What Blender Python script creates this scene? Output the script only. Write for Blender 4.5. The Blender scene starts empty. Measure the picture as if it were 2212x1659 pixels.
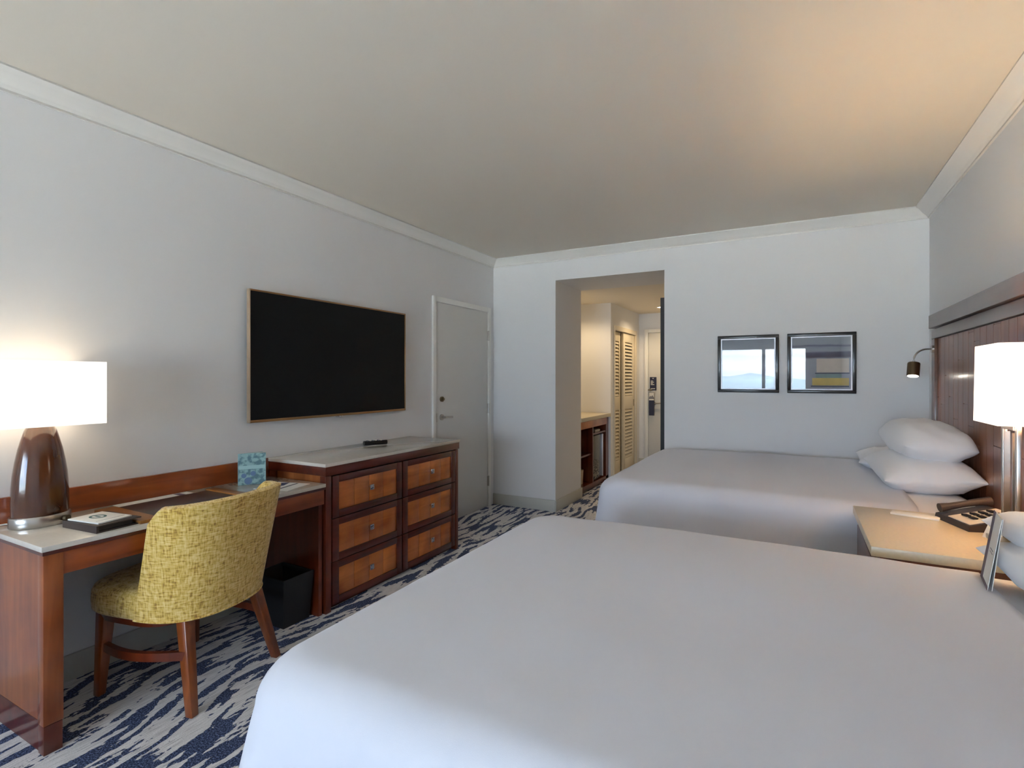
import bpy, bmesh, math, random
from mathutils import Vector, Matrix, noise
PI = math.pi
C = bpy.context.scene.collection
random.seed(7)

# ------------------------------------------------------------------ materials
def srgb(r, g, b):
    f = lambda c: (c/255/12.92) if c/255 <= .04045 else ((c/255+.055)/1.055)**2.4
    return (f(r), f(g), f(b), 1)

def new_mat(name):
    m = bpy.data.materials.new(name); m.use_nodes = True
    nt = m.node_tree
    return m, nt, nt.nodes['Principled BSDF']

def sets(p, **k):
    for a, v in k.items():
        a = a.replace('_', ' ')
        if a in p.inputs: p.inputs[a].default_value = v

def plain(name, col, rough=.5, metal=0, bump=0, bscale=200, coat=0, spec=.5, sheen=0, var=0, vscale=4):
    m, nt, p = new_mat(name)
    sets(p, Base_Color=col, Roughness=rough, Metallic=metal, Coat_Weight=coat, Coat_Roughness=.12,
         Specular_IOR_Level=spec, Sheen_Weight=sheen)
    tc = nt.nodes.new('ShaderNodeTexCoord')
    if var:
        n = nt.nodes.new('ShaderNodeTexNoise'); n.inputs['Scale'].default_value = vscale
        n.inputs['Detail'].default_value = 3
        r = nt.nodes.new('ShaderNodeValToRGB')
        r.color_ramp.elements[0].color = tuple(c*(1-var) for c in col[:3])+(1,)
        r.color_ramp.elements[1].color = tuple(min(1, c*(1+var)) for c in col[:3])+(1,)
        r.color_ramp.elements[0].position = .3; r.color_ramp.elements[1].position = .7
        nt.links.new(tc.outputs['Object'], n.inputs['Vector'])
        nt.links.new(n.outputs['Fac'], r.inputs['Fac']); nt.links.new(r.outputs['Color'], p.inputs['Base Color'])
    if bump:
        n = nt.nodes.new('ShaderNodeTexNoise'); n.inputs['Scale'].default_value = bscale
        b = nt.nodes.new('ShaderNodeBump'); b.inputs['Strength'].default_value = bump
        b.inputs['Distance'].default_value = .002
        nt.links.new(tc.outputs['Object'], n.inputs['Vector'])
        nt.links.new(n.outputs['Fac'], b.inputs['Height']); nt.links.new(b.outputs['Normal'], p.inputs['Normal'])
    return m

def wood(name, dark, light, axis='z', scale=1.0, rough=.28, coat=.6, streak=1.0):
    """grain running along the given axis"""
    m, nt, p = new_mat(name)
    sets(p, Roughness=rough, Coat_Weight=coat, Coat_Roughness=.12)
    tc = nt.nodes.new('ShaderNodeTexCoord'); mp = nt.nodes.new('ShaderNodeMapping')
    sc = {'x': (1.2, 14, 14), 'y': (14, 1.2, 14), 'z': (14, 14, 1.2)}[axis]
    mp.inputs['Scale'].default_value = tuple(s*scale for s in sc)
    n = nt.nodes.new('ShaderNodeTexNoise'); n.inputs['Scale'].default_value = 1.6
    n.inputs['Detail'].default_value = 6; n.inputs['Distortion'].default_value = .6
    n2 = nt.nodes.new('ShaderNodeTexNoise'); n2.inputs['Scale'].default_value = 5.5; n2.inputs['Detail'].default_value = 3
    mix = nt.nodes.new('ShaderNodeMath'); mix.operation = 'MULTIPLY_ADD'
    mix.inputs[1].default_value = .55*streak
    m2 = nt.nodes.new('ShaderNodeMath'); m2.operation = 'MULTIPLY'; m2.inputs[1].default_value = 1-.55*streak
    r = nt.nodes.new('ShaderNodeValToRGB')
    r.color_ramp.elements[0].color = dark; r.color_ramp.elements[0].position = .34
    r.color_ramp.elements[1].color = light; r.color_ramp.elements[1].position = .66
    L = nt.links.new
    L(tc.outputs['Object'], mp.inputs['Vector']); L(mp.outputs['Vector'], n.inputs['Vector'])
    L(tc.outputs['Object'], n2.inputs['Vector'])
    L(n2.outputs['Fac'], m2.inputs[0]); L(n.outputs['Fac'], mix.inputs[0]); L(m2.outputs[0], mix.inputs[2])
    L(mix.outputs[0], r.inputs['Fac']); L(r.outputs['Color'], p.inputs['Base Color'])
    b = nt.nodes.new('ShaderNodeBump'); b.inputs['Strength'].default_value = .04
    L(n.outputs['Fac'], b.inputs['Height']); L(b.outputs['Normal'], p.inputs['Normal'])
    return m

def emit(name, col, s):
    m, nt, p = new_mat(name)
    sets(p, Base_Color=col, Emission_Color=col, Emission_Strength=s/8, Roughness=.8)
    return m

def glass(name, ior=1.55):
    m = bpy.data.materials.new(name); m.use_nodes = True; nt = m.node_tree
    for n in list(nt.nodes): nt.nodes.remove(n)
    o = nt.nodes.new('ShaderNodeOutputMaterial'); mx = nt.nodes.new('ShaderNodeMixShader')
    t = nt.nodes.new('ShaderNodeBsdfTransparent'); g = nt.nodes.new('ShaderNodeBsdfGlossy')
    g.inputs['Roughness'].default_value = .01
    f = nt.nodes.new('ShaderNodeFresnel'); f.inputs['IOR'].default_value = ior
    nt.links.new(f.outputs[0], mx.inputs[0]); nt.links.new(t.outputs[0], mx.inputs[1])
    nt.links.new(g.outputs[0], mx.inputs[2]); nt.links.new(mx.outputs[0], o.inputs[0])
    return m

M = {}
M['wall'] = plain('wall_paint', srgb(232, 231, 230), .75, bump=.05, bscale=300)
M['wallR'] = M['wall']
M['ceil'] = plain('ceiling_paint', srgb(236, 228, 214), .85, bump=.05, bscale=150)
M['trim'] = plain('trim_paint', srgb(242, 240, 234), .4)
M['base'] = plain('baseboard_vinyl', srgb(196, 194, 184), .45)
M['door'] = plain('door_paint', srgb(222, 220, 214), .35)
M['cream'] = plain('closet_paint', srgb(226, 214, 190), .4)
M['linen'] = plain('white_linen', srgb(220, 222, 232), .85, bump=.10, bscale=900, sheen=.2)
M['linen2'] = plain('white_cotton', srgb(244, 243, 244), .85, bump=.10, bscale=700, sheen=.2)
M['dark'] = plain('dark_base', srgb(28, 20, 18), .6)
M['stone'] = plain('cream_quartz', srgb(212, 204, 192), .12, var=.03, vscale=60, coat=.3)
M['stone2'] = plain('beige_stone', srgb(214, 200, 172), .3, var=.04, vscale=90)
M['wd_y'] = wood('cherry_grain_long', srgb(112, 46, 12), srgb(168, 82, 30), 'y')
M['wd_z'] = wood('cherry_grain_tall', srgb(116, 52, 18), srgb(170, 92, 40), 'z')
M['wd_lt'] = wood('amber_veneer', srgb(156, 76, 24), srgb(222, 132, 60), 'y', .6)
M['wd_side'] = wood('honey_veneer', srgb(120, 62, 24), srgb(186, 112, 58), 'z', .6)
M['wd_dk'] = wood('dark_cherry', srgb(64, 20, 8), srgb(104, 38, 16), 'y')
M['wd_dkz'] = wood('dark_cherry_tall', srgb(78, 28, 10), srgb(120, 48, 20), 'z')
M['wd_leg'] = wood('walnut_leg', srgb(104, 48, 16), srgb(160, 84, 36), 'z', 1.4)
M['groove'] = plain('groove_shadow', srgb(40, 14, 8), .7)
M['chrome'] = plain('chrome', srgb(225, 225, 228), .08, 1)
M['nickel'] = plain('brushed_nickel', srgb(190, 184, 176), .28, 1)
M['brass'] = plain('aged_bronze', srgb(120, 106, 84), .4, 1)
M['tvglass'] = plain('tv_screen', srgb(25, 25, 25), .55, spec=.15)
M['tvframe'] = plain('bronze_bezel', srgb(168, 132, 92), .3, .9)
M['tvside'] = plain('silver_bezel', srgb(205, 185, 160), .3, .7)
M['black'] = plain('black_plastic', srgb(16, 16, 17), .3)
M['blackm'] = plain('black_matte', srgb(24, 23, 24), .55)
M['frame'] = plain('black_frame', srgb(20, 20, 24), .3, coat=.3)
M['silver'] = plain('silver_fillet', srgb(215, 215, 222), .35, .2)
M['paper'] = plain('paper', srgb(232, 230, 224), .7)
M['leather'] = plain('brown_leather', srgb(62, 50, 46), .45, bump=.2, bscale=400)
M['tan'] = wood('blotter_wood', srgb(126, 78, 30), srgb(168, 112, 52), 'x', 1, .4, .2)
M['pad'] = plain('blotter_pad', srgb(56, 46, 46), .35, bump=.1, bscale=500)
M['teal'] = plain('teal_ink', srgb(70, 110, 110), .6)
M['navy'] = plain('navy_card', srgb(34, 34, 62), .5)
M['purple'] = plain('plum_edge', srgb(92, 76, 96), .5)
M['inkgrey'] = plain('grey_ink', srgb(130, 130, 138), .6)
M['shade'] = emit('lit_lamp_shade', (1, .84, .66, 1), 2.4)
M['shade2'] = emit('lit_desk_lamp_shade', (1, .93, .80, 1), 1.0)
M['bulb'] = emit('lit_lens', (1, .93, .8, 1), 12)
M['glass'] = glass('pane_glass', 1.5)
M['artglass'] = glass('picture_glass', 1.62)
M['fridge'] = plain('fridge_glass', srgb(120, 118, 112), .06, .85)
M['greyplastic'] = plain('grey_keys', srgb(215, 205, 190), .4)

def carpet():
    m, nt, p = new_mat('patterned_carpet')
    sets(p, Roughness=.95, Specular_IOR_Level=.1, Sheen_Weight=.1)
    L = nt.links.new; N = nt.nodes.new
    tc = N('ShaderNodeTexCoord')
    w = N('ShaderNodeTexNoise'); w.inputs['Scale'].default_value = 1.1; w.inputs['Detail'].default_value = 1
    L(tc.outputs['Object'], w.inputs['Vector'])
    s = N('ShaderNodeVectorMath'); s.operation = 'SUBTRACT'; s.inputs[1].default_value = (.5, .5, .5)
    L(w.outputs['Color'], s.inputs[0])
    k = N('ShaderNodeVectorMath'); k.operation = 'MULTIPLY'; k.inputs[1].default_value = (.42, .42, 0)
    L(s.outputs[0], k.inputs[0])
    a = N('ShaderNodeVectorMath'); L(tc.outputs['Object'], a.inputs[0]); L(k.outputs[0], a.inputs[1])
    mp = N('ShaderNodeMapping'); mp.inputs['Scale'].default_value = (24, 4.0, 1)
    L(a.outputs[0], mp.inputs['Vector'])
    n = N('ShaderNodeTexNoise'); n.inputs['Scale'].default_value = 1.0; n.inputs['Detail'].default_value = 1.5
    n.inputs['Roughness'].default_value = .45
    L(mp.outputs[0], n.inputs['Vector'])
    mq = N('ShaderNodeMapping'); mq.inputs['Scale'].default_value = (70, 28, 1)
    L(tc.outputs['Object'], mq.inputs['Vector'])
    e = N('ShaderNodeTexNoise'); e.inputs['Scale'].default_value = 1; e.inputs['Detail'].default_value = 3
    L(mq.outputs[0], e.inputs['Vector'])
    ad = N('ShaderNodeMath'); ad.operation = 'MULTIPLY_ADD'; ad.inputs[1].default_value = .32
    L(e.outputs['Fac'], ad.inputs[0]); L(n.outputs['Fac'], ad.inputs[2])
    r = N('ShaderNodeValToRGB'); r.color_ramp.elements[0].position = .665; r.color_ramp.elements[1].position = .68
    L(ad.outputs[0], r.inputs['Fac'])
    # light yarn with fine lines
    mf = N('ShaderNodeMapping'); mf.inputs['Scale'].default_value = (260, 12, 1)
    L(tc.outputs['Object'], mf.inputs['Vector'])
    f = N('ShaderNodeTexNoise'); f.inputs['Scale'].default_value = 1; f.inputs['Detail'].default_value = 2
    L(mf.outputs[0], f.inputs['Vector'])
    lr = N('ShaderNodeValToRGB')
    lr.color_ramp.elements[0].color = srgb(184, 181, 182); lr.color_ramp.elements[0].position = .3
    lr.color_ramp.elements[1].color = srgb(230, 227, 227); lr.color_ramp.elements[1].position = .55
    L(f.outputs['Fac'], lr.inputs['Fac'])
    g = N('ShaderNodeTexNoise'); g.inputs['Scale'].default_value = 170; g.inputs['Detail'].default_value = 2
    L(tc.outputs['Object'], g.inputs['Vector'])
    dr = N('ShaderNodeValToRGB')
    dr.color_ramp.elements[0].color = srgb(32, 42, 72); dr.color_ramp.elements[0].position = .45
    dr.color_ramp.elements[1].color = srgb(104, 120, 164); dr.color_ramp.elements[1].position = .66
    L(g.outputs['Fac'], dr.inputs['Fac'])
    mx = N('ShaderNodeMix'); mx.data_type = 'RGBA'
    L(r.outputs['Color'], mx.inputs[0]); L(lr.outputs['Color'], mx.inputs[6]); L(dr.outputs['Color'], mx.inputs[7])
    L(mx.outputs[2], p.inputs['Base Color'])
    b = N('ShaderNodeBump'); b.inputs['Strength'].default_value = .4; b.inputs['Distance'].default_value = .004
    L(g.outputs['Fac'], b.inputs['Height']); L(b.outputs['Normal'], p.inputs['Normal'])
    return m
M['carpet'] = carpet()

def tweed():
    m, nt, p = new_mat('mustard_tweed')
    sets(p, Roughness=.9, Specular_IOR_Level=.2, Sheen_Weight=.25)
    L = nt.links.new; N = nt.nodes.new
    tc = N('ShaderNodeTexCoord'); outs = []
    for sc in ((30, 30, 170), (150, 150, 20)):
        mp = N('ShaderNodeMapping'); mp.inputs['Scale'].default_value = sc
        L(tc.outputs['Object'], mp.inputs['Vector'])
        n = N('ShaderNodeTexNoise'); n.inputs['Scale'].default_value = 1; n.inputs['Detail'].default_value = 2
        L(mp.outputs[0], n.inputs['Vector']); outs.append(n)
    a = N('ShaderNodeMath'); L(outs[0].outputs['Fac'], a.inputs[0]); L(outs[1].outputs['Fac'], a.inputs[1])
    h = N('ShaderNodeMath'); h.operation = 'MULTIPLY'; h.inputs[1].default_value = .5; L(a.outputs[0], h.inputs[0])
    r = N('ShaderNodeValToRGB'); cr = r.color_ramp
    cr.elements[0].position = .36; cr.elements[0].color = srgb(166, 122, 58)
    cr.elements[1].position = .62; cr.elements[1].color = srgb(240, 212, 142)
    e = cr.elements.new(.46); e.color = srgb(218, 178, 84)
    L(h.outputs[0], r.inputs['Fac']); L(r.outputs['Color'], p.inputs['Base Color'])
    b = N('ShaderNodeBump'); b.inputs['Strength'].default_value = .35; b.inputs['Distance'].default_value = .002
    L(h.outputs[0], b.inputs['Height']); L(b.outputs['Normal'], p.inputs['Normal'])
    return m
M['tweed'] = tweed()

M['hb_planks'] = wood('headboard_planks', srgb(112, 62, 38), srgb(150, 92, 62), 'z', 1, .3, .35)
M['hb_frame'] = wood('headboard_frame', srgb(84, 52, 38), srgb(112, 74, 54), 'y', 1, .3, .5)

def art(name, stops, seed):
    """abstract horizontal brush bands: object z drives the colour, noise frays the edges"""
    m, nt, p = new_mat(name); sets(p, Roughness=.8)
    L = nt.links.new; N = nt.nodes.new
    tc = N('ShaderNodeTexCoord'); sx = N('ShaderNodeSeparateXYZ'); L(tc.outputs['Generated'], sx.inputs[0])
    mp = N('ShaderNodeMapping'); mp.inputs['Scale'].default_value = (2.2, 1, 14); mp.inputs['Location'].default_value = (seed, 0, seed)
    L(tc.outputs['Generated'], mp.inputs['Vector'])
    n = N('ShaderNodeTexNoise'); n.inputs['Scale'].default_value = 1; n.inputs['Detail'].default_value = 3
    L(mp.outputs[0], n.inputs['Vector'])
    a = N('ShaderNodeMath'); a.operation = 'MULTIPLY_ADD'; a.inputs[1].default_value = .08
    L(n.outputs['Fac'], a.inputs[0]); L(sx.outputs['Z'], a.inputs[2])
    r = N('ShaderNodeValToRGB'); cr = r.color_ramp
    cr.elements[0].position = stops[0][0]; cr.elements[0].color = stops[0][1]
    cr.elements[1].position = stops[-1][0]; cr.elements[1].color = stops[-1][1]
    for q, c in stops[1:-1]:
        e = cr.elements.new(q); e.color = c
    L(a.outputs[0], r.inputs['Fac']); L(r.outputs['Color'], p.inputs['Base Color'])
    return m
M['art1'] = art('seascape_print', [(0, srgb(120, 124, 132)), (.14, srgb(150, 158, 160)), (.22, srgb(170, 176, 178)),
    (.34, srgb(150, 152, 165)), (.5, srgb(168, 172, 180)), (.7, srgb(140, 146, 160)), (.76, srgb(170, 175, 182)), (1, srgb(150, 156, 166))], 3.1)
M['art2'] = art('abstract_print', [(0, srgb(150, 152, 160)), (.10, srgb(152, 152, 160)), (.62, srgb(160, 162, 170)), (.66, srgb(84, 74, 92)),
    (.74, srgb(92, 88, 112)), (.77, srgb(158, 162, 172)), (.84, srgb(150, 154, 166)), (.88, srgb(96, 98, 118)), (.91, srgb(160, 164, 172)), (1, srgb(162, 166, 172))], 8.7)
def dots_mat():
    m, nt, p = new_mat('leaf_print_cover'); sets(p, Roughness=.5)
    L = nt.links.new; N = nt.nodes.new
    tc = N('ShaderNodeTexCoord')
    n = N('ShaderNodeTexNoise'); n.inputs['Scale'].default_value = 38; n.inputs['Detail'].default_value = 2
    L(tc.outputs['Object'], n.inputs['Vector'])
    r = N('ShaderNodeValToRGB'); cr = r.color_ramp
    cr.elements[0].position = .42; cr.elements[0].color = srgb(98, 132, 140)
    cr.elements[1].position = .56; cr.elements[1].color = srgb(150, 186, 186)
    L(n.outputs['Fac'], r.inputs['Fac']); L(r.outputs['Color'], p.inputs['Base Color'])
    return m
M['cover'] = dots_mat()
M['cover_pale'] = plain('pale_teal_card', srgb(168, 204, 202), .5)
M['cover_dot'] = plain('blue_dot', srgb(104, 132, 168), .5)
M['sand'] = plain('sand_paint', srgb(206, 190, 174), .7, var=.05, vscale=20)
M['ochre'] = plain('ochre_paint', srgb(206, 176, 84), .7, var=.12, vscale=14)
M['sage'] = plain('sage_paint', srgb(128, 150, 144), .7, var=.1, vscale=20)
M['dkline'] = plain('dark_paint', srgb(62, 64, 78), .7)
M['photo_blue'] = plain('photo_blue', srgb(70, 88, 132), .35, var=.35, vscale=25)

# ------------------------------------------------------------------ mesh helpers
def finish(bm, name, m, parent=None, smooth=None, loc=None):
    bmesh.ops.recalc_face_normals(bm, faces=bm.faces)
    if smooth is not None:
        for f in bm.faces: f.smooth = True
        for e in bm.edges:
            if len(e.link_faces) == 2 and e.calc_face_angle(0) > math.radians(smooth): e.smooth = False
    me = bpy.data.meshes.new(name); bm.to_mesh(me); bm.free()
    if m: me.materials.append(m)
    o = bpy.data.objects.new(name, me); C.objects.link(o)
    if parent: o.parent = parent
    if loc: o.location = loc
    return o

def box(bm, x0, x1, y0, y1, z0, z1, bev=0, seg=2):
    r = bmesh.ops.create_cube(bm, size=1)
    vs = r['verts']
    for v in vs:
        v.co = Vector(((x0+x1)/2+v.co.x*(x1-x0), (y0+y1)/2+v.co.y*(y1-y0), (z0+z1)/2+v.co.z*(z1-z0)))
    if bev:
        es = list({e for v in vs for e in v.link_edges})
        bmesh.ops.bevel(bm, geom=es, offset=bev, segments=seg, affect='EDGES', profile=.5)

def boxes(name, m, lst, parent=None, bev=0, smooth=40):
    bm = bmesh.new()
    for b in lst: box(bm, *b, bev=bev)
    return finish(bm, name, m, parent, smooth)

def prism(bm, pts, z0, z1, axis='z'):
    def P(p, h):
        if axis == 'z': return (p[0], p[1], h)
        if axis == 'y': return (p[0], h, p[1])
        return (h, p[0], p[1])
    a = [bm.verts.new(P(p, z0)) for p in pts]; b = [bm.verts.new(P(p, z1)) for p in pts]
    n = len(pts)
    bm.faces.new(a); bm.faces.new(b[::-1])
    for i in range(n): bm.faces.new((a[i], a[(i+1) % n], b[(i+1) % n], b[i]))

def lathe(bm, prof, c=(0, 0), n=40, sx=1, sy=1, cap=True):
    rings = []
    for r, z in prof:
        rings.append([bm.verts.new((c[0]+sx*r*math.cos(2*PI*i/n), c[1]+sy*r*math.sin(2*PI*i/n), z)) for i in range(n)])
    for A, B in zip(rings, rings[1:]):
        for i in range(n): bm.faces.new((A[i], A[(i+1) % n], B[(i+1) % n], B[i]))
    if cap:
        bm.faces.new(rings[0][::-1]); bm.faces.new(rings[-1])

def tube(bm, pts, r, n=12, rads=None):
    pts = [Vector(p) for p in pts]; rings = []; up = Vector((0, 0, 1))
    for i, p in enumerate(pts):
        t = (pts[min(i+1, len(pts)-1)]-pts[max(i-1, 0)]).normalized()
        s = t.cross(up)
        if s.length < .05: s = t.cross(Vector((1, 0, 0)))
        s.normalize(); u = s.cross(t); rr = rads[i] if rads else r
        rings.append([bm.verts.new(p+rr*(math.cos(2*PI*k/n)*s+math.sin(2*PI*k/n)*u)) for k in range(n)])
    for A, B in zip(rings, rings[1:]):
        for i in range(n): bm.faces.new((A[i], A[(i+1) % n], B[(i+1) % n], B[i]))
    bm.faces.new(rings[0][::-1]); bm.faces.new(rings[-1])

def taper_leg(bm, top, bot, wt, wb):
    """square leg from top centre to bottom centre"""
    vs = []
    for c, w in ((bot, wb), (top, wt)):
        for sx, sy in ((-1, -1), (1, -1), (1, 1), (-1, 1)):
            vs.append(bm.verts.new((c[0]+sx*w/2, c[1]+sy*w/2, c[2])))
    F = [(3, 2, 1, 0), (4, 5, 6, 7), (0, 1, 5, 4), (1, 2, 6, 5), (2, 3, 7, 6), (3, 0, 4, 7)]
    fs = [bm.faces.new([vs[i] for i in f]) for f in F]
    es = list({e for f in fs for e in f.edges})
    bmesh.ops.bevel(bm, geom=es, offset=.004, segments=2, affect='EDGES', profile=.5)

def thing(name, label, cat, loc=(0, 0, 0), rz=0, group=None):
    o = bpy.data.objects.new(name, None); C.objects.link(o)
    o.location = loc; o.rotation_euler = (0, 0, rz); o.empty_display_size = .1
    o['label'] = label; o['category'] = cat
    if group: o['group'] = group
    return o

def tag(o, label, cat, group=None):
    o['label'] = label; o['category'] = cat
    if group: o['group'] = group
    return o

def struct(o): o['kind'] = 'structure'; return o

# ------------------------------------------------------------------ the room
XL, XR, YB, YF, ZC = -2.86, .86, 4.87, -4.0, 2.60
OX0, OX1, OZ, YH = -2.135, -1.058, 2.33, 5.58       # passage in the back wall
YN, YE, HX = 6.66, 8.06, -1.02                       # niche end, entry wall, hall right wall

bm = bmesh.new(); box(bm, -3.2, 1.1, -4.2, 8.3, -.1, 0); struct(finish(bm, 'floor', M['carpet']))
bm = bmesh.new(); box(bm, -3.0, 1.0, -4.2, YB+.02, ZC, ZC+.1); struct(finish(bm, 'ceiling', M['ceil']))
bm = bmesh.new(); box(bm, -3.0, -.9, YH, YE+.1, OZ, OZ+.1); struct(finish(bm, 'ceiling_hall', M['ceil']))
struct(boxes('wall_left', M['wall'], [(XL-.12, XL, YF, YB, 0, ZC)], smooth=None))
struct(boxes('wall_right', M['wallR'], [(XR, XR+.12, YF, YB, 0, ZC)], smooth=None))
struct(boxes('wall_back', M['wall'], [(XL-.12, OX0, YB, YH, 0, ZC), (OX1, XR+.12, YB, YH, 0, ZC), (OX0, OX1, YB, YH, OZ, ZC)], smooth=None))
WX0, WX1, WZ0, WZ1 = -2.75, .23, .50, 2.07
struct(boxes('wall_front', M['wall'], [(XL-.12, WX0, YF-.15, YF, 0, ZC), (WX1, XR+.12, YF-.15, YF, 0, ZC),
    (WX0, WX1, YF-.15, YF, 0, WZ0), (WX0, WX1, YF-.15, YF, WZ1, ZC)], smooth=None))
struct(boxes('wall_niche', M['wall'], [(-2.98, -2.82, YH, YN, 0, OZ), (-2.98, OX0, YN, YN+.1, 0, OZ)], smooth=None))
struct(boxes('wall_closet', M['wall'], [(OX0-.10, OX0, YN+.1, 6.80, 0, OZ), (OX0-.10, OX0, 7.84, YE, 0, OZ), (OX0-.10, OX0, 6.80, 7.84, 2.0, OZ),
    (-2.75, -2.70, 6.76, YE, 0, OZ)], smooth=None))
struct(boxes('wall_hall_right', M['wall'], [(HX, HX+.12, YH, YE, 0, OZ)], smooth=None))
struct(boxes('wall_entry', M['wall'], [(-2.9, -.9, YE, YE+.12, 0, OZ)], smooth=None))

# window behind the camera
w = struct(bpy.data.objects.new('window_1', None)); C.objects.link(w)
fr = [(WX0, WX0+.05, YF-.12, YF-.04, WZ0, WZ1), (WX1-.05, WX1, YF-.12, YF-.04, WZ0, WZ1),
      (WX0, WX1, YF-.12, YF-.04, WZ0, WZ0+.05), (WX0, WX1, YF-.12, YF-.04, WZ1-.05, WZ1),
      (-.72, -.65, YF-.12, YF-.04, WZ0, WZ1), (-1.74, -1.67, YF-.12, YF-.04, WZ0, WZ1)]
boxes('window_frame', M['trim'], fr, w)
boxes('pane', M['glass'], [(WX0, WX1, YF-.085, YF-.08, WZ0, WZ1)], w, smooth=None)
boxes('window_sill', M['trim'], [(WX0-.03, WX1+.03, YF-.03, YF+.06, WZ0-.03, WZ0)], w, bev=.004)

# crown mouldings: profile (out from wall, down from ceiling)
prof = [(0, 0), (.095, 0), (.095, .008), (.085, .012), (.07, .022), (.052, .040), (.034, .052), (.022, .058), (.018, .066), (.012, .068), (.012, .078), (0, .078)]
def crown(name, wall):
    bm = bmesh.new(); e = .001; rows = []
    for d, h in prof:
        z = ZC-h
        if wall == 'left': a, b = (XL+d, YF, z), (XL+d, YB-d, z)
        elif wall == 'right': a, b = (XR-d, YF, z), (XR-d, YB-d, z)
        else: a, b = (XL+d, YB-d, z), (XR-d, YB-d, z)
        rows.append((bm.verts.new(a), bm.verts.new(b)))
    for A, B in zip(rows, rows[1:]+rows[:1]): bm.faces.new((A[0], A[1], B[1], B[0]))
    bm.faces.new([r[0] for r in rows]); bm.faces.new([r[1] for r in rows][::-1])
    struct(finish(bm, name, M['trim'], None, 50))
crown('trim_1', 'left'); crown('trim_2', 'back'); crown('trim_3', 'right')

def bboard(name, x0, x1, y0, y1, h=.115):
    struct(boxes(name, M['base'], [(x0, x1, y0, y1, 0, h)], bev=.004))
bboard('baseboard_left', XL, XL+.014, YF, 3.775)
bboard('baseboard_back', XL, OX0, YB-.014, YB)
bboard('baseboard_back_right', OX1, XR, YB-.014, YB)
bboard('baseboard_passage', OX0, OX0+.014, YB-.014, YH+.014)
bboard('baseboard_entry', OX0, -2.04, YE-.014, YE)

# connecting door in the left wall
def hinge(parent, x, y, z, mt='nickel'):
    bm = bmesh.new(); box(bm, x, x+.004, y-.016, y+.016, z-.05, z+.05)
    lathe(bm, [(.007, z-.052), (.007, z+.052)], (x+.008, y), 12)
    return finish(bm, 'hinge', M[mt], parent, 40)
d = struct(bpy.data.objects.new('door_1', None)); C.objects.link(d)
boxes('door_leaf', M['door'], [(XL, XL+.010, 3.838, 4.735, .012, 2.03)], d, bev=.002)
boxes('door_frame', M['trim'], [(XL, XL+.019, 3.785, 3.832, 0, 2.085), (XL, XL+.016, 4.741, 4.80, 0, 2.085), (XL, XL+.016, 3.832, 4.741, 2.036, 2.085)], d, bev=.003)
for z in (1.79, 1.03, .27): hinge(d, XL+.012, 4.738, z)
def lever(parent, x, y, z, dy=1, name='door_handle', ax='x'):
    bm = bmesh.new()
    def T(v): return v
    tube(bm, [(x, y, z), (x+.012, y, z)], .028, 20)
    tube(bm, [(x+.01, y, z), (x+.05, y, z)], .010, 12)
    tube(bm, [(x+.048, y-.008*dy, z), (x+.05, y+.05*dy, z), (x+.048, y+.11*dy, z-.003)], .009, 12)
    return finish(bm, name, M['nickel'], parent, 40)
lever(d, XL+.010, 3.915, .99)
bm = bmesh.new(); tube(bm, [(XL+.010, 3.915, 1.155), (XL+.026, 3.915, 1.155)], .024, 20); tube(bm, [(XL+.02, 3.915, 1.155), (XL+.04, 3.915, 1.155)], .012, 16)
finish(bm, 'deadbolt', M['brass'], d, 40)
boxes('strike_plate', M['nickel'], [(XL+.010, XL+.0125, 3.842, 3.850, .95, 1.03)], d)

# entry door at the end of the hall
d = struct(bpy.data.objects.new('door_2', None)); C.objects.link(d)
boxes('door_leaf', M['door'], [(-1.985, -1.07, YE-.012, YE, .01, 2.03)], d, bev=.002)
boxes('door_frame', M['trim'], [(-2.045, -1.99, YE-.03, YE, 0, 2.085), (-1.99, -1.07, YE-.03, YE, 2.036, 2.085)], d, bev=.003)
bm = bmesh.new(); y = YE-.012
tube(bm, [(-1.90, y, .96), (-1.90, y-.012, .96)], .028, 18); tube(bm, [(-1.90, y, .96), (-1.90, y-.05, .96)], .011)
tube(bm, [(-1.905, y-.05, .96), (-1.78, y-.05, .97)], .010); finish(bm, 'door_handle', M['nickel'], d, 40)
bm = bmesh.new(); tube(bm, [(-1.955, y, 1.165), (-1.955, y-.03, 1.165)], .02, 16); box(bm, -1.985, -1.925, y-.04, y-.028, 1.157, 1.173)
finish(bm, 'deadbolt', M['brass'], d, 40)

# door hangers
t = thing('door_hanger', 'dark navy door sign with white lines, stuck above the entry door lever', 'sign', (-1.915, YE-.016, 1.25))
boxes('card', M['navy'], [(-.05, .05, -.003, 0, -.02-.07, .11)], t)
for a, b, z in ((-.035, .0, .045), (-.035, .012, .027), (-.035, -.004, .009), (-.035, .018, -.009), (-.01, .01, .085), (-.035, .03, -.07)):
    boxes('text_line', M['paper'], [(a, b, -.0045, -.003, z, z+.010)], t)
t = thing('door_hanger', 'narrow door hanger with a mountain photo hung on the entry door lever', 'sign', (-1.925, YE-.07, .98))
boxes('card', M['navy'], [(-.04, .04, -.003, 0, -.20, .15)], t)
bm = bmesh.new(); box(bm, -.036, .036, -.0045, -.003, .03, .145); finish(bm, 'photo', M['paper'], t)
bm = bmesh.new(); prism(bm, [(-.036, .05), (-.036, .075), (-.018, .10), (-.006, .084), (.012, .108), (.036, .07), (.036, .05)], -.0055, -.0045, 'y')
finish(bm, 'mountain', M['inkgrey'], t)

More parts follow.
